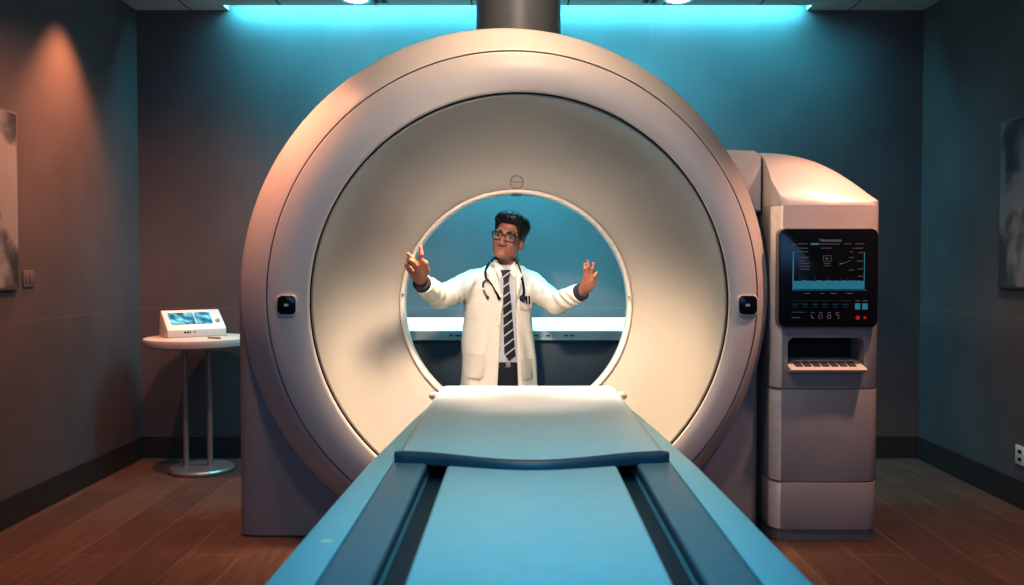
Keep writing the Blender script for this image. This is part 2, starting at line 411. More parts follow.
# dark troughs
for s in (-1, 1):
    a, b2_ = sorted((TX + s * .252, TX + s * .309))
    MB().box(a, b2_, .96, 2.75, ZD - .052, ZD - .044).build('trough_liner', M['trough'], tab, smooth=False)
    a, b2_ = sorted((TX + s * .309, TX + s * .412))
    MB().box(a, b2_, .955, 3.95, ZD - .03, ZD + .006, .010, 3).build('side_rail', M['rail'], tab)
    q = MB(); q.ball((TX + s * .412, 3.98, ZD + .008), .026, 14, (1.1, .8, .75)); q.tube([(TX + s * .405, 3.975, ZD - .03), (TX + s * .405, 3.975, ZD + .01)], .022, 14)
    q.build('rail_cap', M['capmetal'], tab)
for px, py in ((326, 541),):
    d = ray(px, py); t = (ZD + .001 - HC) / d.z; p = CAMP + d * t
    MB().lathe([(.013, ZD - .004), (.013, ZD + .0015), (.008, ZD + .003)], (p.x, p.y), 16).build('deck_screw', M['pale'], tab)
# lower pad between the rails
lp = MB(); lp.box(TX - .25, TX + .25, .96, 2.75, ZD - .05, ZD + .004, .012, 3); lp.build('lower_pad', M['pad'], tab)
# upper contoured pad with a wavy near edge
def pad_top(x):      # lateral contour
    u = x / .40
    return ZD + .048 - .014 * math.cos(u * PI / 1.0) * (1 if abs(u) < 1 else 1) * .5 - .007
nx, ny = 40, 46
def pad_near(u): return 2.66 - .085 * (math.cos(u * PI) * .5 + .5)
up = MB(); grid = []
for j in range(ny + 1):
    row = []
    v = j / ny
    for i in range(nx + 1):
        u = -1 + 2 * i / nx
        y = pad_near(u) * (1 - v) + 4.20 * v
        W = .402
        z = ZD + .034 - .009 * (math.cos(u * PI) * .5 + .5) * (1 - v) ** 3 * 1.0
        # rounded far end and sides
        e = max(0, (abs(u) - .93) / .07); z -= .014 * e * e
        ef = max(0, (v - .955) / .045); z -= .030 * ef * ef
        cf = max(0, (v - .975) / .025) * .03
        row.append(up.bm.verts.new((TX + u * (W - cf), y, z)))
    grid.append(row)
for j in range(ny):
    for i in range(nx): up.bm.faces.new((grid[j][i], grid[j][i + 1], grid[j + 1][i + 1], grid[j + 1][i]))
bot = [[up.bm.verts.new((v.co.x, v.co.y, ZD + .002)) for v in r] for r in (grid[0], grid[-1])]
lft = [grid[j][0] for j in range(ny + 1)]; rgt = [grid[j][-1] for j in range(ny + 1)]
lb = [up.bm.verts.new((v.co.x, v.co.y, ZD + .002)) for v in lft]; rb = [up.bm.verts.new((v.co.x, v.co.y, ZD + .002)) for v in rgt]
for j in range(ny):
    up.bm.faces.new((lft[j], lft[j + 1], lb[j + 1], lb[j])); up.bm.faces.new((rgt[j + 1], rgt[j], rb[j], rb[j + 1]))
for i in range(nx):
    up.bm.faces.new((grid[-1][i], grid[-1][i + 1], bot[1][i + 1], bot[1][i])); up.bm.faces.new((grid[0][i + 1], grid[0][i], bot[0][i], bot[0][i + 1]))
bmesh.ops.remove_doubles(up.bm, verts=up.bm.verts, dist=1e-5)
upo = up.build('upper_pad', M['pad'], tab, ang=60)
# dark edge roll along the near edge
rings = []
for i in range(nx + 1):
    u = -1 + 2 * i / nx; y = pad_near(u); zt = ZD + .034 - .009 * (math.cos(u * PI) * .5 + .5)
    k = min(1, (1 - abs(u)) / .05 + .35)
    x = TX + u * .408
    rings.append([Vector((x, y + dy * k, zt + dz * k if dz > -.02 else zt - .030)) for dy, dz in ((.014, .0015), (-.002, .003), (-.014, -.002), (-.020, -.012), (-.018, -.03), (.014, -.03))])
MB().loft(rings, caps=True).build('edge_roll', M['lip'], tab, ang=50)
# underside and pedestal
MB().box(TX - .30, TX + .30, 1.0, 3.85, .47, .548, .02).build('underframe', M['grey'], tab)
pd = MB(); pd.loft([[Vector((TX + x, y, z)) for x, y in rrect(-w, w, 1.9 - .0, 3.55, .08)] for z, w in ((.0, .29), (.06, .29), (.09, .24), (.44, .22), (.475, .25))], caps=True)
pd.build('pedestal', M['housing'], tab)

# ------------------------------------------------------------------ control cabinet at right
cab = thing('control_cabinet', (1.38, 4.35, 0), 'tall grey scanner control cabinet with black display, standing right of the scanner ring', 'control cabinet')
def plan(ins=0.0, back=4.78):
    return [(1.146 + ins, 4.145), (1.150 + ins, 4.125), (1.176, 4.085 + ins), (1.19, 4.078 + ins), (1.40, 4.070 + ins), (1.575, 4.078 + ins), (1.605, 4.090 + ins), (1.628 - ins, 4.120), (1.640 - ins, 4.165), (1.645 - ins, 4.25), (1.645 - ins, back), (1.146 + ins, back)]
ub = MB(); ub.prism(plan(), 2, .693, 1.522, .003); ubo = ub.build('upper_housing', M['cab'], cab)
cz0, cz1 = at(800, 372, 4.07).z + .012, at(800, 337, 4.07).z
cx0, cx1 = at(787, 350, 4.07).x, at(863, 350, 4.07).x
cut = MB(); cut.prism(rrect(cx0, cx1, cz0 - .01, cz1, .03), 1, 3.9, 4.26); boolean(ubo, cut.bm)
rl = MB()
rl.box(cx0 - .002, cx1 + .002, 4.245, 4.255, cz0 - .01, cz1 + .002).build('recess_liner', M['blackmatte'], cab, smooth=False)
MB().prism(plan(), 2, .271, .690, .003).build('middle_panel', M['cab'], cab)
MB().prism(plan(), 2, .052, .268, .003).build('lower_panel', M['cab'], cab)
MB().prism(plan(.014), 2, .002, 1.0, 0).build('inner_frame', M['gap'], cab) if False else None
MB().prism(plan(.006), 2, .265, .277).build('panel_joint', M['gap'], cab); MB().prism(plan(.006), 2, .686, .699).build('panel_joint', M['gap'], cab)
MB().prism(plan(.012), 2, .001, .055).build('plinth', M['grey'], cab)
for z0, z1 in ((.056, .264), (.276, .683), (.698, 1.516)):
    MB().prism([(1.1455, 4.150), (1.1490, 4.1245), (1.176, 4.0835), (1.184, 4.0800), (1.190, 4.086), (1.160, 4.130), (1.152, 4.150)], 2, z0, z1, .001).build('edge_highlight', M['edge'], cab)  # near-white strip paints the light caught by this edge
# swept top cover
tc_ = MB(); nu, nv = 30, 26; G = []
pl = plan()
def hump(x, y):
    u = (x - 1.146) / (1.645 - 1.146); v = (y - 4.072) / (4.78 - 4.072)
    fx = max(0, 1 - max(0, u) ** 2.3) ** .62
    fy = max(0, 1 - (1 - min(1, max(0, v) / .5)) ** 1.9) ** .8
    return 1.523 + .27 * fx * fy
for j in range(nv + 1):
    row = []
    for i in range(nu + 1):
        u = i / nu; v = j / nv
        x = 1.147 + (1.6435 - 1.147) * (1 - (1 - u) ** 1.6)
        y0 = float(np.interp(x, [1.146, 1.150, 1.176, 1.19, 1.40, 1.575, 1.605, 1.628, 1.640, 1.645], [4.145, 4.125, 4.085, 4.078, 4.070, 4.078, 4.090, 4.120, 4.165, 4.25])) - .0005
        y = y0 + (4.78 - y0) * v ** 1.5
        row.append(tc_.bm.verts.new((x, y, hump(x, y))))
    G.append(row)
for j in range(nv):
    for i in range(nu): tc_.bm.faces.new((G[j][i], G[j][i + 1], G[j + 1][i + 1], G[j + 1][i]))
per = [G[0][i] for i in range(nu + 1)] + [G[j][nu] for j in range(1, nv + 1)] + [G[nv][i] for i in range(nu - 1, -1, -1)] + [G[j][0] for j in range(nv - 1, 0, -1)]
pb_ = [tc_.bm.verts.new((v.co.x, v.co.y, 1.515)) for v in per]
for i in range(len(per)):
    j = (i + 1) % len(per); tc_.bm.faces.new((per[i], per[j], pb_[j], pb_[i]))
tc_.build('top_cover', M['shell'], cab, ang=50)
# display
dx0, dx1 = at(777.5, 280, 4.05).x, at(875, 280, 4.05).x; dz0, dz1 = at(800, 326, 4.05).z, at(800, 229.5, 4.05).z
MB().prism(rrect(dx0 - .004, dx1 + .004, dz0 - .004, dz1 + .004, .03), 1, 4.048, 4.088, .004).build('display_frame', M['grey'], cab)
disp = MB().prism(rrect(dx0, dx1, dz0, dz1, .028), 1, 4.040, 4.08, .003).build('display', M['black'], cab)
YD = 4.0385
SCX, SCZ = (dx1 - dx0) / 97.5, (dz1 - dz0) / 96.5
def dq(px, py): return (dx0 + (px - 777.5) * SCX, dz1 - (py - 229.5) * SCZ)
def drect(mb, x0, y0, x1, y1):
    a = dq(x0, y1); b = dq(x1, y0); mb.box(a[0], b[0], YD, YD + .002, a[1], b[1])
g = MB()
drect(g, 790.4, 252, 791.6, 289); g.build('graph_axis', M['glow'], disp, smooth=False)
g = MB(); drect(g, 860.8, 252, 861.6, 289); g.build('graph_axis', M['glow'], disp, smooth=False)
g = MB()
xs = np.linspace(791, 861, 47)
for i, x in enumerate(xs[:-1]):
    top = 280.8 - random.random() * .9
    drect(g, x + .12, top, xs[i + 1] - .12, 288.8)
g.build('bar_graph', M['glow'], disp, smooth=False)
for x, h in ((797, 273), (799, 276), (801.5, 275), (805, 277), (812, 274.5), (813, 278), (825, 276), (838, 278), (844, 277.5), (850, 279)): g = MB(); drect(g, x, h, x + .45, 281); g.build('graph_spike', M['glowdim'], disp, smooth=False)
g = MB(); drect(g, 790, 289, 864, 290.6); g.build('graph_baseline', M['glowdim'], disp, smooth=False)
g = MB(); drect(g, 808, 243.2, 816, 245.2); g.build('status_bar', M['glowgreen'], disp, smooth=False)
x, z = dq(827.5, 242); text_mesh('Neumatute', .0215, Vector((x, YD, z)), 'heading', M['text'], disp)
g = MB()
for x0, x1, y in ((796, 805, 243.5), (817, 837, 243.7), (841, 848, 243.5), (852, 861, 243.5), (789.5, 794, 244.3), (794, 806, 247.8), (818, 829, 247.8), (850, 860, 247.8), (794, 806, 251.2), (797, 806, 257), (797, 803, 260.3), (797, 807, 263), (797, 807, 265.8), (797, 807, 268.6), (855, 861, 252.3), (854, 860, 260.5), (855, 860, 268.3), (855, 861, 275.5), (847, 850, 251.5), (846, 851, 257), (846, 851, 269.5), (802, 808, 292.4), (818, 822, 292.4), (828, 834, 292.4), (843, 850, 292.4)):
    g = MB(); x = x0
    while x < x1 - .3:
        w = random.uniform(.7, 1.7); drect(g, x, y, min(x + w, x1), y + 1.0); x += w + .35
    g.build('screen_caption', M['textdim'], disp, smooth=False)
g = MB()
for x0, y0, x1, y1 in ((820.5, 255.5, 828.5, 256.1), (820.5, 261, 828.5, 261.6), (820.5, 255.5, 821.1, 261.6), (827.9, 255.5, 828.5, 261.6), (823, 257.5, 825.5, 259.5), (821, 263, 828, 263.8), (821, 265.3, 828, 266)): drect(g, x0, y0, x1, y1)
g.build('screen_symbol', M['textdim'], disp, smooth=False)
g = MB(); pts = [(836.5, 264.5), (840, 263.6), (843.5, 262.2), (848, 260.5)]
g.tube([Vector((dq(*p)[0], YD + .001, dq(*p)[1])) for p in pts], [.004, .003, .0024, .002], 6); g.build('trend_line', M['glowdim'], disp)
for x in (855.0, 862.3):
    g = MB(); drect(g, x - 2.6, 302.8, x + 2.6, 309); g.build('screen_button', M['glow'], disp, smooth=False)
    g = MB(); drect(g, x - 2.2, 299.8, x + 2.2, 300.8); g.build('button_caption', M['textdim'], disp, smooth=False)
g = MB(); drect(g, 789, 300.2, 848, 300.6); g.build('divider_line', M['glowdim'], disp, smooth=False)
for x in (793, 803, 813, 823, 833, 843): g = MB(); drect(g, x - 2.8, 303.2, x + 2.8, 304.2); drect(g, x - 2.4, 306, x + 2.4, 306.6); g.build('soft_key', M['glowdim'], disp, smooth=False)
for q in ((790, 311.3, 803, 311.8), (790, 316.4, 798, 317.4), (808.7, 311.6, 812.3, 312.5), (816.7, 311.6, 820.3, 312.5), (825.2, 311.6, 828.8, 312.5), (833.2, 311.6, 836.8, 312.5)):
    g = MB(); drect(g, *q); g.build('screen_caption', M['textdim'], disp, smooth=False)
for i, x in enumerate((810.5, 818.5, 827, 835)):
    g = MB(); c = dq(x, 316)
    if i == 0:
        g.tube([Vector((c[0] - .006, YD + .001, c[1] + .008)), Vector((c[0] - .004, YD + .001, c[1] - .002)), Vector((c[0] + .006, YD + .001, c[1] - .008))], .0016, 6)
    elif i == 2:
        g.tube([Vector((c[0] + .008 * math.cos(k), YD + .001, c[1] + .008 * math.sin(k))) for k in np.linspace(0, 2 * PI, 14)[:-1]], .0014, 6, closed=True)
    else:
        g.tube([Vector((c[0] + p, YD + .001, c[1] + q)) for p, q in ((-.007, .008), (.007, .008), (.007, -.008), (-.007 if i == 1 else .0, -.008))], .0014, 6, closed=(i == 1))
    g.build('screen_icon', M['text'], disp)
for x, w in ((855.2, 2.2), (862.3, 1.6)):
    c = dq(x, 317); g = MB(); g.tube([Vector((c[0], YD + .003, c[1])), Vector((c[0], YD - .002, c[1]))], w * SCX, 16); g.build('warning_lamp', M['red'], disp)
# key tray
tr = MB(); ky0, ky1 = at(800, 372, 4.06).z, at(800, 360, 4.06).z
trp = [(4.02, ky0 + .018), (4.03, ky0 + .008), (4.05, ky0 + .002), (4.22, ky0 + .006), (4.22, ky0 + .055), (4.13, ky0 + .050), (4.03, ky0 + .024)]
tr.prism(trp, 0, cx0 - .002, cx1 - .004, .005); tray = tr.build('key_tray', M['pale'], cab)
nk = 7
for k in range(nk):
    x0 = cx0 + .03 + k * (cx1 - cx0 - .065) / nk; x1 = x0 + (cx1 - cx0 - .065) / nk - .009
    q = MB(); q.box(x0, x1, -.030, .026, -.003, .0045, .0025)
    for v in q.bm.verts:
        y, z = v.co.y, v.co.z; a = math.atan2(.026, .10); v.co.y = 4.080 + y * math.cos(a) - z * math.sin(a); v.co.z = ky0 + .0375 + y * math.sin(a) + z * math.cos(a)
    q.build('key', M['key'], tray)

cab.location += Vector((-.006, -.04, 0))
# ------------------------------------------------------------------ little round table with a monitor on it
ST = Vector((-1.95, 5.44, 0)); ZT = .815
stb = thing('round_side_table', ST, 'small round cream side table on two steel posts, left of the scanner', 'side table')
MB().lathe([(.0, ZT - .055), (.285, ZT - .055), (.305, ZT - .045), (.312, ZT - .02), (.309, ZT - .004), (.300, ZT), (0.0, ZT)], ST, 72, caps=False).build('tabletop', M['tabletop'], stb)
for px in (185.5, 209.5):
    x = at(px, 400, 5.44).x
    MB().tube([(x, 5.44, .02), (x, 5.44, ZT - .05)], .017, 18).build('post', M['steel'], stb)
MB().lathe([(.0, .0), (.185, .0), (.190, .006), (.190, .018), (.18, .028), (.03, .034), (0, .034)], (at(202, 466, 5.44).x, 5.44), 64, caps=False).build('base_plate', M['steel'], stb)

mon = thing('desktop_monitor', (at(167.5, 336, 5.33).x, 5.33, ZT), 'small white wedge-shaped monitor with blue screen on the round side table', 'monitor')
MW = .35
MR = Matrix.Rotation(math.radians(37), 4, 'Z'); MT = Matrix.Translation(mon.location) @ MR
prof = [(.0, .001), (-.006, .010), (-.006, .046), (.004, .054), (.135, .158), (.150, .158), (.185, .001)]
def mbuild(mb, name, m, parent, smooth=True):
    bmesh.ops.transform(mb.bm, matrix=MT, verts=mb.bm.verts); return mb.build(name, m, parent, smooth=smooth)
bd = MB(); bd.prism(prof, 0, 0, MW, .006); mbuild(bd, 'monitor_case', M['pale'], mon)
tdir = Vector((0, .131, .104)).normalized(); n_ = Vector((0, -.104, .131)).normalized(); o_ = Vector((0, .004, .054))
def mpt(u, v, off): return o_ + Vector((1, 0, 0)) * (u * MW) + tdir * (v * .1673) + n_ * off
def mslab(mb, u0, u1, v0, v1, t0, t1):
    vs = [mb.bm.verts.new(mpt(u, v, t)) for t in (t0, t1) for u, v in ((u0, v0), (u1, v0), (u1, v1), (u0, v1))]
    for f in ((3, 2, 1, 0), (4, 5, 6, 7), (0, 1, 5, 4), (1, 2, 6, 5), (2, 3, 7, 6), (3, 0, 4, 7)): mb.bm.faces.new([vs[i] for i in f])
sm_, rp_ = ramp_mat('scan picture', [(.34, (.015, .10, .14)), (.66, (.26, .55, .60)), (.48, (.05, .22, .30))], (16, 26, 26), rough=.25, seed=2)
bs = sm_.node_tree.nodes['Principled BSDF']; sm_.node_tree.links.new(rp_.outputs[0], bs.inputs['Emission Color']); bs.inputs['Emission Strength'].default_value = .3
g = MB(); mslab(g, .09, .80, .22, .84, -.002, .0022); scr = mbuild(g, 'screen', sm_, mon, False)
g = MB(); mslab(g, .515, .53, .22, .84, .002, .0028); mbuild(g, 'picture_divider', M['pale'], scr, False)
c = mpt(.90, .36, 0); g = MB(); g.tube([c - n_ * .002, c + n_ * .006], .014, 18); mbuild(g, 'dial', M['grey'], mon)
for u, w in ((.27, .022), (.32, .018), (.36, .014), (.44, .012)):
    g = MB(); x = u * MW; g.box(x, x + w * .6, -.0075, -.003, .026, .036, .001); mbuild(g, 'port', M['gap'], mon)
p0 = at(212, 335, 5.30); g = MB(); g.tube([(p0.x - .03, 5.32, ZT + .006), (p0.x + .05, 5.28, ZT + .006), (p0.x + .062, 5.275, ZT + .006)], [.005, .006, .002], 10)
tag(g.build('stylus', M['steel'], loc=(p0.x, 5.3, ZT)), 'thin grey stylus lying at the foot of the small monitor', 'stylus')

# ------------------------------------------------------------------ wall things
pm, _ = ramp_mat('ink picture', [(.38, (.06, .063, .075)), (.50, (.30, .29, .29)), (.43, (.13, .13, .14))], (2, 3.2, 2.6), seed=3, detail=5)
pm2, _ = ramp_mat('ink picture two', [(.40, (.06, .07, .08)), (.52, (.22, .23, .235)), (.46, (.11, .12, .13))], (2, 4.0, 3.0), seed=8, detail=5)
def poster(x, s, y0, y1, z0, z1, label, m):
    t = thing('wall_poster', (x, (y0 + y1) / 2, z0), label, 'poster')
    a, b_ = sorted((x, x + s * .022)); MB().box(a, b_, y0, y1, z0, z1, .004).build('poster_board', M['plate'], t)
    a, b_ = sorted((x + s * .018, x + s * .0245)); MB().box(a, b_, y0 + .012, y1 - .012, z0 + .012, z1 - .012).build('print', m, t, smooth=False)
    return t
poster(XL + .001, 1, 3.45, 4.366, 1.13, 1.985, 'grey poster with dark ink figures on the left wall, cut by the frame', pm)
poster(XR - .001, -1, 3.95, 4.815, 1.127, 2.012, 'grey poster with dark ink figures on the right wall, cut by the frame', pm2)
pt = thing('light_switch', (XL, 4.47, 1.14), 'faint double light switch plate on the left wall beside the poster', 'switch')
MB().box(XL, XL + .008, 4.43, 4.53, 1.14, 1.225, .003).build('switch_plate', M['plate'], pt)
for y in (4.455, 4.495): MB().box(XL + .006, XL + .012, y - .012, y + .012, 1.16, 1.205, .002).build('rocker', M['plate'], pt)
pt = thing('wall_outlet', (XR, 4.60, .25), 'pale socket plate low on the right wall at the frame edge', 'socket')
MB().box(XR - .008, XR, 4.56, 4.65, .22, .32, .003).build('socket_plate', M['pale'], pt)
for z in (.25, .29): MB().box(XR - .010, XR - .007, 4.59, 4.62, z - .008, z + .008).build('socket_hole', M['gap'], pt)
for px, py, lab in ((356, 2, 'round recessed ceiling light left of the column'), (678.5, 1.5, 'round recessed ceiling light right of the column')):
    x, y = at(px, py, 5.56).x, 5.56
    t = thing('downlight', (x, y, ZC), lab, 'ceiling light', 'recessed ceiling lights')
    MB().lathe([(.082, ZC), (.088, ZC - .004), (.084, ZC - .009), (.070, ZC - .008), (.066, ZC - .002), (.066, ZC)], (x, y), 40, caps=False).build('lamp_trim', M['chrome'], t)
    MB().lathe([(.0, ZC - .005), (.067, ZC - .005), (.067, ZC - .001)], (x, y), 40, caps=False).build('diffuser', M['lamp'], t)
for x, sg, lab in ((-.86, 1, 'dark slotted ceiling vent beside the left ceiling light'), (.80, -1, 'dark slotted ceiling vent beside the right ceiling light')):
    t = thing('ceiling_vent', (x, 5.52, ZC), lab, 'vent', 'slotted ceiling vents')
    MB().box(x - .05, x + .05, 5.36, 5.64, ZC - .003, ZC, .001).build('vent_frame', M['plate'], t)
    for dx in (-.022, .022): MB().box(x + dx - .012, x + dx + .012, 5.38, 5.62, ZC - .0045, ZC - .002).build('slot', M['gap'], t)

# ------------------------------------------------------------------ counter behind the doctor
ct = thing('wall_counter', (0, 5.5, 0), 'long dark counter with white top glowing as if brightly lit along the back wall behind the doctor', 'counter')
zb0 = at(520, 340, 5.15).z; zb1 = at(520, 331, 5.15).z; zt = at(520, 317.5, YB - .02).z
g = MB(); g.prism([(5.15, zb1), (5.15, zb0), (5.17, zb0 - .01), (YB - .002, zb0 - .01), (YB - .002, zt - .02)], 0, -1.05, 1.05, .003); cb = g.build('worktop', M['desk'], ct)
g = MB(); g.prism([(5.152, zb1 + .001), (YB - .016, zt), (YB - .016, zt - .02), (5.152, zb1 - .012)], 0, -1.048, 1.048); g.build('lit_top_glow', M['strip'], ct, smooth=False)  # lit counter top, its brightness given by glow
MB().box(-1.03, 1.03, 5.20, YB - BT - .002, .08, zb0 - .011, .004).build('cabinet_front', M['deskdark'], ct)
MB().box(-1.0, 1.0, 5.26, YB - BT - .004, .001, .085).build('kick_board', M['gap'], ct)
for px in (451, 457, 460, 536, 548, 566, 572):
    p = at(px, 335.5, 5.15); MB().box(p.x - .011, p.x + .011, 5.143, 5.152, p.z - .004, p.z + .004, .001).build('push_button', M['deskdark'], ct)

# ------------------------------------------------------------------ the doctor (signed-distance modelling)
class Grid:
    def __init__(s, lo, hi, h):
        s.lo = np.array(lo, float); s.h = h
        n = np.ceil((np.array(hi) - s.lo) / h).astype(int) + 1
        s.ax = [s.lo[i] + h * np.arange(n[i]) for i in range(3)]
        s.F = np.full(n, .3, np.float32)
    def win(s, lo, hi, m):
        sl = []
        for i in range(3):
            a = max(0, int((lo[i] - m - s.lo[i]) / s.h)); b_ = min(len(s.ax[i]), int((hi[i] + m - s.lo[i]) / s.h) + 2)
            sl.append(slice(a, max(a + 1, b_)))
        sl = tuple(sl)
        X = s.ax[0][sl[0]][:, None, None]; Y = s.ax[1][sl[1]][None, :, None]; Z = s.ax[2][sl[2]][None, None, :]
        return sl, X, Y, Z
    def smin(s, sl, d, k):
        a = s.F[sl]; d = d.astype(np.float32)
        if k <= 0: s.F[sl] = np.minimum(a, d); return
        h = np.maximum(k - np.abs(a - d), 0) / k
        s.F[sl] = np.minimum(a, d) - h * h * k * .25
    def cut(s, sl, d): s.F[sl] = np.maximum(s.F[sl], -d)
    def cap(s, a, b_, ra, rb, k=.02, fold=0, sub=False, m=None, stop=None):
        a = np.array(a, float); b_ = np.array(b_, float); R = max(ra, rb)
        sl, X, Y, Z = s.win(np.minimum(a, b_) - R, np.maximum(a, b_) + R, (k + .03) if m is None else m)
        v = b_ - a; L2 = max(v @ v, 1e-9)
        t = np.clip(((X - a[0]) * v[0] + (Y - a[1]) * v[1] + (Z - a[2]) * v[2]) / L2, 0, 1)
        d = np.sqrt((X - a[0] - v[0] * t) ** 2 + (Y - a[1] - v[1] * t) ** 2 + (Z - a[2] - v[2] * t) ** 2) - (ra + (rb - ra) * t)
        if fold:
            L = math.sqrt(L2)
            d = d + fold * np.sin(t * L * 95 + 26 * (Z - .5 * X) + 2.6 * np.sin(31 * Z + 17 * X)) * np.sin(np.clip(t, 0, 1) * PI) * (.55 + .45 * np.sin(23 * X + 37 * Z + 11 * Y))
        if stop is not None:
            vn = v / math.sqrt(L2); q = b_ + vn * stop
            d = np.maximum(d, (X - q[0]) * vn[0] + (Y - q[1]) * vn[1] + (Z - q[2]) * vn[2])
        if sub: s.cut(sl, d)
        else: s.smin(sl, d, k)
    def ell(s, c, r, k=.02, Rm=None, org=None, sub=False, extra=None):
        # ellipsoid in the frame Rm/org (head frame) or world
        c = np.array(c, float); r = np.array(r, float); R = r.max() + .01
        w = (np.array(Rm @ Vector(c)) + np.array(org)) if Rm is not None else c
        sl, X, Y, Z = s.win(w - R, w + R, k + .03)
        if Rm is not None:
            I = np.array(Rm.transposed()); X, Y, Z = X - org[0], Y - org[1], Z - org[2]
            x = I[0, 0] * X + I[0, 1] * Y + I[0, 2] * Z; y = I[1, 0] * X + I[1, 1] * Y + I[1, 2] * Z; z = I[2, 0] * X + I[2, 1] * Y + I[2, 2] * Z
        else: x, y, z = X + 0 * Y + 0 * Z, Y + 0 * X + 0 * Z, Z + 0 * X + 0 * Y
        k0 = np.sqrt(((x - c[0]) / r[0]) ** 2 + ((y - c[1]) / r[1]) ** 2 + ((z - c[2]) / r[2]) ** 2)
        k1 = np.sqrt(((x - c[0]) / r[0] ** 2) ** 2 + ((y - c[1]) / r[1] ** 2) ** 2 + ((z - c[2]) / r[2] ** 2) ** 2) + 1e-6
        d = k0 * (k0 - 1) / k1
        if extra is not None: d = extra(d, x, y, z)
        if sub: s.cut(sl, d)
        else: s.smin(sl, d, k)
    def prof(s, zs, cxs, cys, as_, bs, k=.02, z0=None, z1=None):
        zs = np.array(zs); o = np.argsort(zs)
        f = lambda q, z: np.interp(z, zs[o], np.array(q)[o])
        lo = (min(np.array(cxs) - np.array(as_)), min(np.array(cys) - np.array(bs)), z0); hi = (max(np.array(cxs) + np.array(as_)), max(np.array(cys) + np.array(bs)), z1)
        sl, X, Y, Z = s.win(lo, hi, k + .03)
        a, b_, cx, cy = f(as_, Z), f(bs, Z), f(cxs, Z), f(cys, Z)
        e = 2.4
        q = (np.abs((X - cx) / a) ** e + np.abs((Y - cy) / b_) ** e) ** (1 / e)
        d = (q - 1) * np.minimum(a, b_)
        d = np.maximum(d, np.maximum(Z - z1, z0 - Z))
        s.smin(sl, d, k)
    def mesh(s):
        F = s.F; S = F < 0
        n = np.array(F.shape) - 1
        cnt = np.zeros(n, np.uint8)
        for i in (0, 1):
            for j in (0, 1):
                for k in (0, 1): cnt += S[i:i + n[0], j:j + n[1], k:k + n[2]]
        act = (cnt > 0) & (cnt < 8)
        C = np.argwhere(act); idx = np.full(n, -1, np.int32); idx[act] = np.arange(len(C))
        acc = np.zeros((len(C), 3)); num = np.zeros(len(C))
        cor = [(i, j, k) for i in (0, 1) for j in (0, 1) for k in (0, 1)]
        val = {c_: F[C[:, 0] + c_[0], C[:, 1] + c_[1], C[:, 2] + c_[2]] for c_ in cor}
        for a in cor:
            for ax in range(3):
                if a[ax]: continue
                b_ = list(a); b_[ax] = 1; b_ = tuple(b_)
                va, vb = val[a], val[b_]; m = (va < 0) != (vb < 0)
                t = np.where(m, va / np.where(m, va - vb, 1), 0)
                p = np.tile(np.array(a, float), (len(C), 1)); p[:, ax] += t
                acc[m] += p[m]; num[m] += 1
        V = s.lo + s.h * (C + acc / num[:, None])
        Q = []
        for ax in range(3):
            u, w = (ax + 1) % 3, (ax + 2) % 3
            A = S.take(range(0, n[ax]), ax); B = S.take(range(1, n[ax] + 1), ax)
            E = np.argwhere(A != B)
            ok = (E[:, u] > 0) & (E[:, w] > 0) & (E[:, u] < n[u]) & (E[:, w] < n[w]); E = E[ok]
            q = []
            for du, dw in ((0, 0), (-1, 0), (-1, -1), (0, -1)):
                e = E.copy(); e[:, u] += du; e[:, w] += dw; q.append(idx[e[:, 0], e[:, 1], e[:, 2]])
            q = np.stack(q, 1); fl = A[E[:, 0], E[:, 1], E[:, 2]]
            q[~fl] = q[~fl][:, ::-1]; Q.append(q)
        Q = np.concatenate(Q); Q = Q[(Q >= 0).all(1)]
        return V, Q
    def build(s, name, m, parent=None, loc=None, smooth_it=1):
        V, Q = s.mesh()
        me = bpy.data.meshes.new(name); me.from_pydata(V.tolist(), [], Q.tolist()); me.validate()
        if smooth_it:
            bm = bmesh.new(); bm.from_mesh(me)
            for _ in range(smooth_it): bmesh.ops.smooth_vert(bm, verts=bm.verts, factor=.5, use_axis_x=True, use_axis_y=True, use_axis_z=True)
            bm.to_mesh(me); bm.free()
        return link(name, me, m, parent, loc, True, 180)

YP = 4.87
def zz(py): return HC - (py - 265) / 186.0
BX = at(498, 300, YP).x
zs = [zz(266), zz(276), zz(288), zz(302), zz(320), zz(350), zz(385), .52]
cA = [.10, .155, .186, .188, .183, .197, .210, .225]
cB = [.075, .10, .118, .126, .120, .120, .126, .135]
cX = [at(505, 266, YP).x, at(502, 276, YP).x] + [BX] * 3 + [at(497.5, 350, YP).x] * 3
cY = [YP] * 8
NB = at(505, 268, YP)                                             # base of the neck
HCEN = at(508.8, 236.5, 4.81)
HR = (Matrix.Rotation(math.radians(12), 3, 'Y') @ Matrix.Rotation(math.radians(-15), 3, 'Z') @ Matrix.Rotation(math.radians(-3), 3, 'X'))
ho = np.array(HCEN)
def hw_(p): return HCEN + HR @ Vector(p)
RS, RE, RW = at(473.5, 283, 4.86), at(440, 297, 4.62), at(421.5, 283, 4.40)
LS, LE, LW = at(531, 285, 4.90), at(556, 303.5, 4.72), at(581.5, 292, 4.58)

body = Grid((-.72, 4.18, -.01), (.62, 5.2, 1.60), .0048)
ins = .04
body.prof(zs, cX, cY, [a - ins for a in cA], [b_ - ins for b_ in cB], .02, .60, zz(268))
body.cap(NB + Vector((0, .02, -.06)), hw_((0, .025, -.05)), .062, .055, .03)
for S_, E_, W_, sg in ((RS, RE, RW, -1), (LS, LE, LW, 1)):
    body.cap(NB + Vector((0, .01, -.05)), S_ + Vector((0, 0, -.01)), .05, .045, .03)
    body.cap(S_, E_, .045, .036, .02); body.cap(E_, W_, .036, .026, .02)
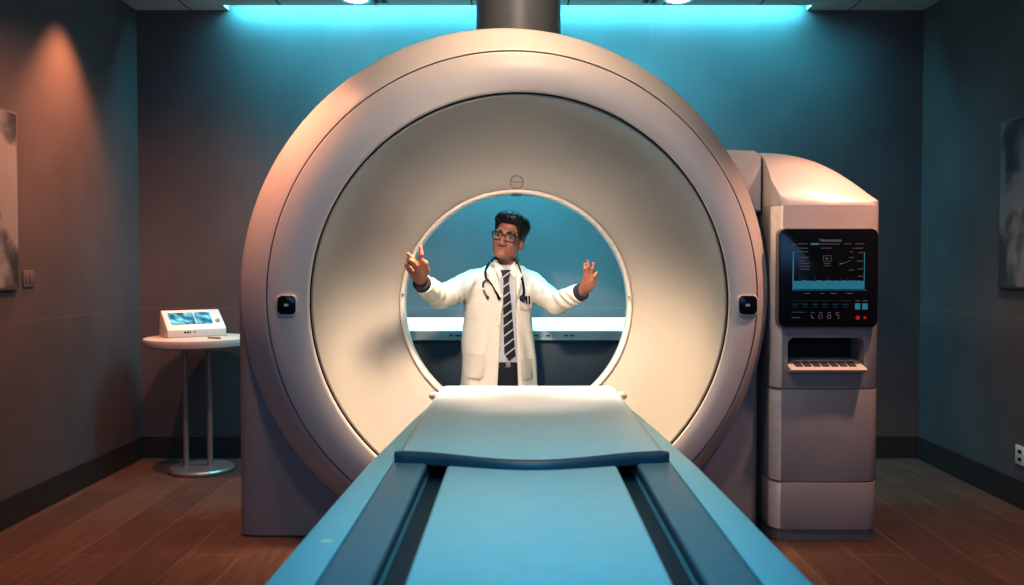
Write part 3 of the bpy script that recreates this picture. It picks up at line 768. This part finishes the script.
# legs: knees bent in a wide stance behind the scanner
for sg in (-1, 1):
    hip = Vector((BX + sg * .075, YP, .58)); kn = Vector((BX + sg * .25, YP - .10, .36)); an = Vector((BX + sg * .24, YP + .12, .09))
    body.cap(hip, kn, .075, .055, .04); body.cap(kn, an, .05, .035, .03); body.cap(an, an + Vector((sg * .04, -.16, -.045)), .035, .028, .03)
# head
def H(c, r, k=.02, sub=False): body.ell(c, r, k, HR, ho, sub)
def HCp(a, b_, ra, rb, k=.012): body.cap(hw_(a), hw_(b_), ra, rb, k)
H((0, .015, .035), (.074, .094, .086), 0.0)
H((0, -.018, -.044), (.066, .071, .086), .03)
HCp((-.047, -.02, -.070), (-.015, -.078, -.110), .017, .014, .03); HCp((.047, -.02, -.070), (.015, -.078, -.110), .017, .014, .03)
H((0, -.080, -.108), (.024, .016, .016), .02)
HCp((-.040, -.080, .012), (.040, -.080, .012), .012, .012, .02)
for sg in (-1, 1):
    H((sg * .040, -.068, -.040), (.022, .018, .018), .02)
    H((sg * .033, -.097, -.012), (.017, .017, .011), .0, True)
    H((sg * .077, .020, -.026), (.011, .021, .032), .008)
    H((sg * .016, -.096, -.054), (.010, .011, .009), .008)
HCp((0, -.086, -.006), (0, -.107, -.050), .009, .0125, .014)
H((0, -.088, -.081), (.027, .012, .008), .01); H((0, -.086, -.090), (.022, .012, .008), .01)
# hands
def fing(pts, rs, k=.006):
    P_ = [at(*p) for p in pts]
    for a, b_, r0, r1 in zip(P_, P_[1:], rs, rs[1:]): body.cap(a, b_, r0, r1, k)
fing([(421.5, 283, 4.40), (418, 272, 4.34)], [.028, .030], .02)
fing([(421, 276, 4.36), (420.5, 263.5, 4.29)], [.026, .0145], .014); fing([(418, 274, 4.35), (416.5, 264, 4.27)], [.024, .0145], .014)
fing([(416, 274, 4.35), (411.5, 264.5, 4.27)], [.024, .014], .014); fing([(416, 276, 4.36), (408.5, 268.5, 4.29)], [.022, .013], .014)
fing([(420.7, 263, 4.285), (421.3, 254, 4.255), (420.6, 246.5, 4.25)], [.0118, .0105, .0088])
fing([(416.5, 263.5, 4.265), (412, 257.5, 4.22), (408, 253.8, 4.205)], [.0118, .0105, .0088])
fing([(411, 264, 4.265), (408.6, 259.6, 4.225), (413, 261.5, 4.195), (416.5, 265.3, 4.21)], [.0118, .0108, .010, .0088])
fing([(408.5, 268.5, 4.285), (406.5, 265.5, 4.25), (410, 267.8, 4.225), (413, 271, 4.24)], [.011, .010, .0092, .008])
fing([(423, 278, 4.37), (427, 270, 4.32), (425.8, 263, 4.285), (422.5, 260.2, 4.27)], [.018, .0135, .0115, .0095])
fing([(581.5, 292, 4.58), (587.5, 283, 4.54)], [.026, .026], .02)
for a, b_ in (((585.5, 288), (585.3, 276)), ((587, 287), (588, 275.5)), ((589, 287), (591.5, 276.5)), ((589, 288), (592.5, 280.5))):
    fing([(*a, 4.55), (*b_, 4.515)], [.019, .0125], .014)
fing([(585.3, 275.5, 4.512), (584.6, 268.5, 4.50), (584.5, 263.8, 4.51)], [.0092, .0085, .007], .004)
fing([(588.3, 275, 4.512), (588.3, 267, 4.495), (587.6, 261, 4.505)], [.0098, .009, .0078], .004)
fing([(591.8, 275.8, 4.512), (592.8, 268.5, 4.495), (593.5, 263.3, 4.505)], [.0098, .009, .0078], .004)
fing([(592.8, 280, 4.515), (595.4, 275.5, 4.50), (597.3, 272.3, 4.505)], [.0095, .0088, .0075], .004)
fing([(585, 289.5, 4.565), (591.5, 287, 4.53), (595.6, 282.0, 4.515)], [.015, .0115, .009], .008)
doc = body.build('person', M['skin'], loc=(BX, YP, 0))
tag(doc, 'person in white lab coat, dark striped tie and glasses, arms spread, behind the scanner bore', 'person')
del body

# shirt, trousers
g = Grid((-.45, 4.65, .55), (.2, 5.1, 1.36), .0055)
g.prof(zs, cX, cY, [a - .02 for a in cA], [b_ - .016 for b_ in cB], .02, zz(367), zz(264))
g.cap(NB + Vector((0, .012, -.05)), NB + Vector((.0, .0, .012)), .075, .068, .02)
for S_ in (RS, LS): g.cap(NB + Vector((0, .01, -.05)), S_ + Vector((0, 0, -.02)), .055, .045, .03)
g.cap(NB + Vector((0, .012, -.01)), hw_((0, .02, -.07)), .055, .056, sub=True)
shirt = g.build('shirt', M['shirt'], doc)
g = Grid((-.62, 4.6, .04), (.4, 5.15, .76), .006)
g.prof(zs, cX, cY, [a - .018 for a in cA], [b_ - .014 for b_ in cB], .02, .58, zz(366))
for sg in (-1, 1):
    hip = Vector((BX + sg * .075, YP, .56)); kn = Vector((BX + sg * .25, YP - .10, .36)); an = Vector((BX + sg * .24, YP + .12, .10))
    g.cap(hip, kn, .088, .070, .03); g.cap(kn, an, .068, .056, .03, stop=.0)
trou = g.build('trousers', M['trouser'], doc)
for sg in (-1, 1):
    an = Vector((BX + sg * .24, YP + .12, .055)); g = Grid((an.x - .2, an.y - .33, -.005), (an.x + .2, an.y + .2, .2), .006)
    t_ = an + Vector((sg * .045, -.19, -.015)); g.cap(an, t_, .048, .038, .02); g.cap(an + Vector((0, 0, .02)), an + Vector((0, 0, .05)), .045, .048, .02)
    sl, X, Y, Z = g.win((-9, -9, -9), (9, 9, 9), 0); g.cut(sl, (Z - .002) + 0 * X + 0 * Y)
    g.build('shoe', M['shoe'], doc)

# coat
g = Grid((-.75, 4.28, .50), (.6, 5.16, 1.34), .0055)
g.prof(zs, cX, cY, cA, cB, .02, .515, zz(266))
# long soft vertical folds in the skirt of the coat
sl, X, Y, Z = g.win((-9, -9, .51), (9, 9, 1.0), 0)
g.F[sl] += (.0065 * np.sin(X * 62 + 2.2 * np.sin(Z * 7 + 9 * X)) * np.clip((1.0 - Z) / .25, 0, 1)).astype(np.float32)
for S_, E_, W_ in ((RS, RE, RW), (LS, LE, LW)):
    g.cap(NB + Vector((0, .012, -.045)), S_ + Vector((0, 0, .0)), .062, .060, .04)
    g.cap(S_, E_, .070, .060, .035, fold=.0085)
    g.cap(E_, E_ + (W_ - E_) * .93, .060, .050, .02, fold=.0075, stop=-.002)
g.cap(NB + Vector((0, .0, -.02)), NB + Vector((0, -.03, .09)), .066, .078, sub=True)
# front opening
sl, X, Y, Z = g.win((-.4, 4.3, .5), (.3, 4.86, 1.34), 0)
opl = np.interp(-Z, [-zz(y) for y in (255, 301, 324, 390, 420)], [at(x, 300, 4.75).x for x in (492, 503.5, 501, 497.2, 495)])
opr = np.interp(-Z, [-zz(y) for y in (255, 266, 301, 347, 390, 420)], [at(x, 300, 4.75).x for x in (518, 516, 515.5, 517, 518, 519)])
d = np.maximum(np.maximum(opl - X, X - opr), Y - 4.86)
g.cut(sl, d)
coat = g.build('lab_coat', M['coat'], doc, smooth_it=2)
cbv = bvh_of(coat); sbv = bvh_of(shirt)
def patch(name, poly, bvh, m, off, th=.008, parent=doc, sub=3):
    bm = bmesh.new(); vs = [bm.verts.new((x, y, 0)) for x, y in poly]; bm.faces.new(vs)
    bmesh.ops.triangulate(bm, faces=bm.faces[:]); bmesh.ops.subdivide_edges(bm, edges=bm.edges[:], cuts=sub, use_grid_fill=True)
    px = [(v.co.x, v.co.y) for v in bm.verts]; P_ = []
    yy = []
    for x, y in px:
        p = onto(bvh, x, y, off); P_.append(p)
        if p is not None and p.y < 4.95: yy.append(p.y)
    my = float(np.median(yy)) if yy else 4.74
    for v, p, q in zip(bm.verts, P_, px):
        v.co = p if (p is not None and abs(p.y - my) < .05) else at(*q, my - .0)
    ex = bmesh.ops.extrude_face_region(bm, geom=bm.faces[:])
    for v in [e for e in ex['geom'] if isinstance(e, bmesh.types.BMVert)]: v.co.y += th
    bmesh.ops.recalc_face_normals(bm, faces=bm.faces)
    me = bpy.data.meshes.new(name); bm.to_mesh(me); bm.free()
    return link(name, me, m, parent, None, True, 40)
patch('tie', [(500.8, 270.5), (510.4, 270), (509.3, 276), (508.6, 279.5), (511.5, 306), (515, 350), (515.8, 356.5), (510.2, 362.8), (504.4, 354.5), (503.6, 330), (503.2, 306), (503.4, 279.5), (502, 276)], sbv, M['tie'], .010, .008)
patch('tie_knot', [(500.6, 270), (510.6, 269.6), (509, 279.5), (503.2, 279.5)], sbv, M['tie'], .014, .008)
patch('collar', [(493.8, 258.5), (497, 260), (504.4, 269.8), (500.2, 279), (495.5, 270)], sbv, M['collar'], .012, .006)
patch('collar', [(516.3, 260.5), (513.8, 262), (507.8, 270), (514.6, 278.5), (517, 270)], sbv, M['collar'], .012, .006)
patch('belt', [(498.8, 362.5), (517.2, 362.5), (517.4, 367), (498.5, 367)], sbv, M['blackmatte'], .006, .02)
bk = patch('buckle', [(506, 362.4), (510.5, 362.4), (510.5, 367), (506, 367)], sbv, M['steel'], .012, .008)
patch('lapel', [(493.0, 262), (486.0, 271), (490.4, 277), (489.2, 280), (503.6, 302.5), (499, 284), (495.3, 270)], cbv, M['lapel'], .018, .018)
patch('lapel', [(516.8, 263.5), (523.8, 273), (520.6, 279), (521.8, 281.5), (515.6, 303), (514.8, 284), (516, 270)], cbv, M['lapel'], .018, .018)
patch('coat_pocket', [(466.5, 352.5), (484.5, 354.5), (483, 376), (479, 379), (467, 377)], cbv, M['pocket'], .010, .010)
patch('coat_pocket', [(520.5, 360), (532.5, 358.5), (533, 378), (522, 380)], cbv, M['pocket'], .010, .010)
bp_ = patch('breast_pocket', [(519.5, 298), (532, 296.5), (532, 308), (526, 310.5), (520, 308.5)], cbv, M['pocket'], .010, .010)
for px, py in ((499.8, 314), (498.8, 325), (497.8, 343), (496.8, 362), (495, 377)):
    p = onto(cbv, px, py, .002)
    if p: MB().ball(p, .0065, 10, (1, .5, 1)).build('coat_button', M['pale'], doc)
for px in (526.8, 529.4):
    a = onto(cbv, px, 304, .012); b_ = onto(cbv, px - .3, 296, .014)
    o = MB().tube([a, b_], .0042, 8).build('pen', M['black'], loc=a)
    tag(o, 'dark pen clipped in the breast pocket, %s one' % ('inner' if px < 528 else 'outer'), 'pen', 'pens in the breast pocket')
# stethoscope
sa = [(495.3, 256.5), (490.2, 262), (486.6, 268), (485.3, 274), (486.6, 279), (489.5, 281.5), (493, 285.5), (496.2, 292), (499, 298.8)]
sb_ = [(486.8, 279.2), (483.6, 282.5), (483.2, 288), (485, 293.5), (487.6, 297.5)]
sd = [(514.6, 258.5), (517.6, 264), (520.2, 271), (522, 279), (523.6, 287), (523.8, 293.5), (522.6, 297.5)]
def sp(pts, off=.012):
    out = []; last = None
    for x, y in pts:
        p = onto(cbv, x, y, off)
        if p is None or p.y > 4.93: p = at(x, y, (last.y if last is not None else 4.80))
        out.append(p); last = p
    return out
A_, B_, D_ = sp(sa), sp(sb_), sp(sd)
A_[0] = at(496.5, 257, 4.82); D_[0] = at(513.5, 259, 4.82)
back = [A_[0], NB + Vector((-.065, .055, .05)), NB + Vector((0, .088, .045)), NB + Vector((.072, .055, .04)), D_[0]]
ste = thing('stethoscope', NB, 'black stethoscope hung round the neck of the person in the white coat', 'stethoscope')
MB().tube(smooth_path(A_, 5), .0062, 8).build('headset_tube', M['black'], ste)
MB().tube(smooth_path(B_, 5), .0055, 8).build('headset_tube', M['black'], ste)
MB().tube(smooth_path(back, 6), .0062, 8).build('neck_tube', M['black'], ste)
MB().tube(smooth_path(D_, 5), .0062, 8).build('chest_tube', M['black'], ste)
for p in (A_[-1], B_[-1]): MB().ball(p, .008, 10).build('ear_tip', M['black'], ste)
p = D_[-1]; cpz = MB().tube([p + Vector((0, -.012, -.004)), p + Vector((0, .004, -.004))], .017, 18).build('chest_piece', M['black'], ste)
MB().tube([p + Vector((0, -.0145, -.004)), p + Vector((0, -.011, -.004))], .011, 16).build('diaphragm', M['chrome'], cpz)
# cuffs and watch
for E_, W_ in ((RE, RW), (LE, LW)):
    v = (W_ - E_).normalized()
    MB().tube([W_ - v * .055, W_ - v * .004, W_ + v * .010], [.043, .044, .042], 20).build('shirt_cuff', M['cuff'], doc)
v = (at(418, 272, 4.34) - RW).normalized()
MB().tube([RW + v * .004, RW + v * .022], .0335, 20).build('watch', M['black'], doc)
# hair
g = Grid(ho - .16, ho + .19, .004)
def hairline(d, x, y, z):
    zl = np.interp(y, [-.13, -.062, -.046, -.026, .000, .05, .12], [.064, .062, .020, -.030, .006, -.04, -.07])
    zl = zl + .012 * np.clip(np.abs(x) / .07, 0, 1) ** 2 * (y < -.05)
    dd = d + .0012 * np.sin(x * 160 + y * 90 + 3 * np.sin(z * 60))
    return np.maximum(dd, zl - z)
def tuft(d, x, y, z): return np.maximum(d + .0012 * np.sin(x * 260 + y * 60), .058 - z)
g.ell((0, .022, .038), (.088, .102, .096), 0, HR, ho, extra=hairline)
g.ell((.006, -.055, .094), (.066, .042, .038), .012, HR, ho, extra=tuft)
g.ell((.052, .015, .066), (.046, .066, .052), .02, HR, ho, extra=hairline)
g.ell((-.042, -.020, .080), (.046, .060, .044), .02, HR, ho, extra=hairline)
g.build('hair', M['hair'], doc)
# face details
for sg in (-1, 1):
    e = MB(); e.ball(hw_((sg * .033, -.0715, -.012)), .0115, 14); eo = e.build('eye', M['eye'], doc)
    e = MB(); e.ball(hw_((sg * .033 - .002, -.0785, -.011)), .0068, 10); e.build('iris', M['iris'], eo)
    e = MB(); e.tube([hw_((sg * x, y, z)) for x, y, z in ((.012, -.0925, .0115), (.030, -.0925, .0165), (.045, -.084, .016), (.056, -.071, .009))], [.003, .0042, .0038, .0018], 8); e.build('eyebrow', M['hair'], doc)
e = MB()
for z, w, r in ((-.0815, .025, .0034), (-.0900, .020, .0040)):
    pts = [hw_((w * t, -.0992 + .010 * t * t, z + .001 - .0015 * abs(t))) for t in np.linspace(-1, 1, 9)]
    e.tube(pts, [r * (1 - abs(t) ** 2 * .8) for t in np.linspace(-1, 1, 9)], 8)
e.build('lips', M['lips'], doc)
gl = None
e = MB()
for sg in (-1, 1):
    rr = rrect(sg * .0345 - .028, sg * .0345 + .028, -.034, .005, .013, 5)
    e.tube([hw_((x, -.098 + abs(x) * .12, z)) for x, z in rr], .0022, 8, closed=True)
    e.tube([hw_((x, -.098 + abs(x) * .12, z + .0015)) for x, z in rr[1:11]], .0032, 8)
    e.tube([hw_((sg * .061, -.090, -.001)), hw_((sg * .077, -.07, -.001)), hw_((sg * .0835, .012, -.004)), hw_((sg * .079, .030, -.018))], .003, 8)
e.tube([hw_((-.008, -.098, -.008)), hw_((0, -.102, -.005)), hw_((.008, -.098, -.008))], .003, 8)
gl = e.build('spectacles', M['blackmatte'], doc)
for sg in (-1, 1):
    e = MB(); rr = rrect(sg * .0345 - .0265, sg * .0345 + .0265, -.0325, .0035, .012, 5)
    f = [e.bm.verts.new(hw_((x, -.098 + abs(x) * .12, z))) for x, z in rr]; e.bm.faces.new(f)
    e.build('lens', M['glass'], gl)

# ------------------------------------------------------------------ light
def light(name, kind, loc, energy, col, tgt=None, **kw):
    d = bpy.data.lights.new(name, kind); d.energy = energy; d.color = col
    for k, v in kw.items(): setattr(d, k, v)
    o = bpy.data.objects.new(name, d); COL.objects.link(o); o.location = loc
    if tgt is not None: o.rotation_euler = (Vector(tgt) - Vector(loc)).to_track_quat('-Z', 'Y').to_euler()
    return o
WARM = (1, .66, .40); CYAN = (.10, .72, 1.0)
LAMPS = {
'key_lamp': (27, (1.0, 0.74, 0.50)), 'left_warm_lamp': (172, (1.0, 0.44, 0.25)), 'right_warm_lamp': (205, (1.0, 0.54, 0.37)), 'cove_lamp': (50, (0.13, 0.78, 0.98)),
'wall_wash_lamp': (160, (1.0, 0.41, 0.20)), 'table_fill': (160, (0.07, 0.70, 0.86)), 'pad_fill': (260, (1.0, 0.49, 0.36)), 'bore_left_spot': (180, (1.0, 0.77, 0.54)),
'bore_right_spot': (180, (1.0, 0.75, 0.50)), 'front_fill': (40, (1.0, 0.85, 0.72)), 'rear_fill': (50, (0.12, 0.72, 0.92)), 'fill_lamp': (58, (0.24, 0.55, 1.0)), 'room_lamp': (68, (1.0, 0.70, 0.47)),
'corner_fill': (24, (.15, .72, 1.0)), 'halo_fill': (400, (1.0, 0.76, 0.56)), 'upper_wall_fill': (18, (0.10, 0.74, 0.95))}
def lamp(name, kind, loc, tgt, **kw):
    e, c = LAMPS[name]
    if e > 0: light(name, kind, loc, e, c, tgt, **kw)
RD = math.radians
lamp('key_lamp', 'SPOT', (.02, 3.62, 2.82), (.0, 4.2, .8), spot_size=RD(128), spot_blend=.35, shadow_soft_size=.07)
lamp('left_warm_lamp', 'SPOT', (-1.40, 3.88, 2.82), (-1.95, 4.8, .2), spot_size=RD(112), spot_blend=.7, shadow_soft_size=.06)
lamp('right_warm_lamp', 'SPOT', (1.95, 3.5, 2.82), (2.02, 3.65, .0), spot_size=RD(100), spot_blend=.6, shadow_soft_size=.06)
lamp('cove_lamp', 'AREA', ((SX0 + SX1) / 2, 5.715, 2.925), ((SX0 + SX1) / 2, 5.80, 2.6), shape='RECTANGLE', size=SX1 - SX0 - .06, size_y=.03)
lamp('wall_wash_lamp', 'SPOT', (-2.18, 4.84, 2.84), (-2.40, 4.80, 0), spot_size=RD(74), spot_blend=.8, shadow_soft_size=.03)
lamp('table_fill', 'SPOT', (.03, 1.25, 2.75), (.03, 2.1, .66), spot_size=RD(56), spot_blend=1, shadow_soft_size=.15)  # unseen cyan spot, added to turn the near table blue
lamp('bore_left_spot', 'SPOT', (-.20, 4.06, 1.88), (-.58, 4.30, .36), spot_size=RD(62), spot_blend=.9, shadow_soft_size=.14)  # unseen spot put in the bore top to brighten its lower left
lamp('bore_right_spot', 'SPOT', (.20, 4.06, 1.88), (.58, 4.30, .36), spot_size=RD(62), spot_blend=.9, shadow_soft_size=.14)  # unseen partner spot, put in for the bore's lower right
lamp('pad_fill', 'SPOT', (.03, 3.55, 2.82), (.03, 3.78, .68), spot_size=RD(27), spot_blend=1, shadow_soft_size=.05)  # unseen warm spot, added to turn the pad's far end cream
lamp('front_fill', 'SPOT', (-.32, 2.2, 2.35), (-.09, 4.8, 1.1), spot_size=RD(14.5), spot_blend=1, shadow_soft_size=.05)  # narrow unseen spot, added to light the doctor through the bore
lamp('rear_fill', 'AREA', (.0, 5.05, 2.75), (0, 5.8, 1.35), shape='RECTANGLE', size=1.4, size_y=.2, spread=RD(122))  # added cyan source behind the scanner, tints the wall seen through it
lamp('halo_fill', 'SPOT', (-.45, 1.9, 2.45), (-.02, 4.55, 1.17), spot_size=RD(31), spot_blend=1, shadow_soft_size=.1)  # added soft spot, brightens the bore around its rear rim
lamp('upper_wall_fill', 'AREA', (.2, 5.30, 2.85), (.2, 5.80, 2.2), shape='RECTANGLE', size=3.9, size_y=.1, spread=RD(100))  # not a second cove: added area carrying cyan further down the wall
lamp('corner_fill', 'SPOT', (1.95, 5.1, 2.84), (2.5, 5.25, .9), spot_size=RD(85), spot_blend=.9, shadow_soft_size=.15)  # added teal spot in place of cove spill on the right wall
lamp('fill_lamp', 'AREA', (0, -1.2, 2.3), (0, 4, 1.0), shape='RECTANGLE', size=3.5, size_y=1.2)  # added blue fill behind the camera, cools the shadows
lamp('room_lamp', 'SPOT', (.05, 2.68, 2.82), (.05, 4.0, .7), spot_size=RD(140), spot_blend=.6, shadow_soft_size=.09)
w = bpy.data.worlds.new('world'); SC.world = w; w.use_nodes = True
w.node_tree.nodes['Background'].inputs[0].default_value = (.3, .5, .7, 1); w.node_tree.nodes['Background'].inputs[1].default_value = .015
SC.view_settings.view_transform = 'Standard'; SC.view_settings.look = 'None'; SC.view_settings.exposure = 0; SC.view_settings.gamma = .75
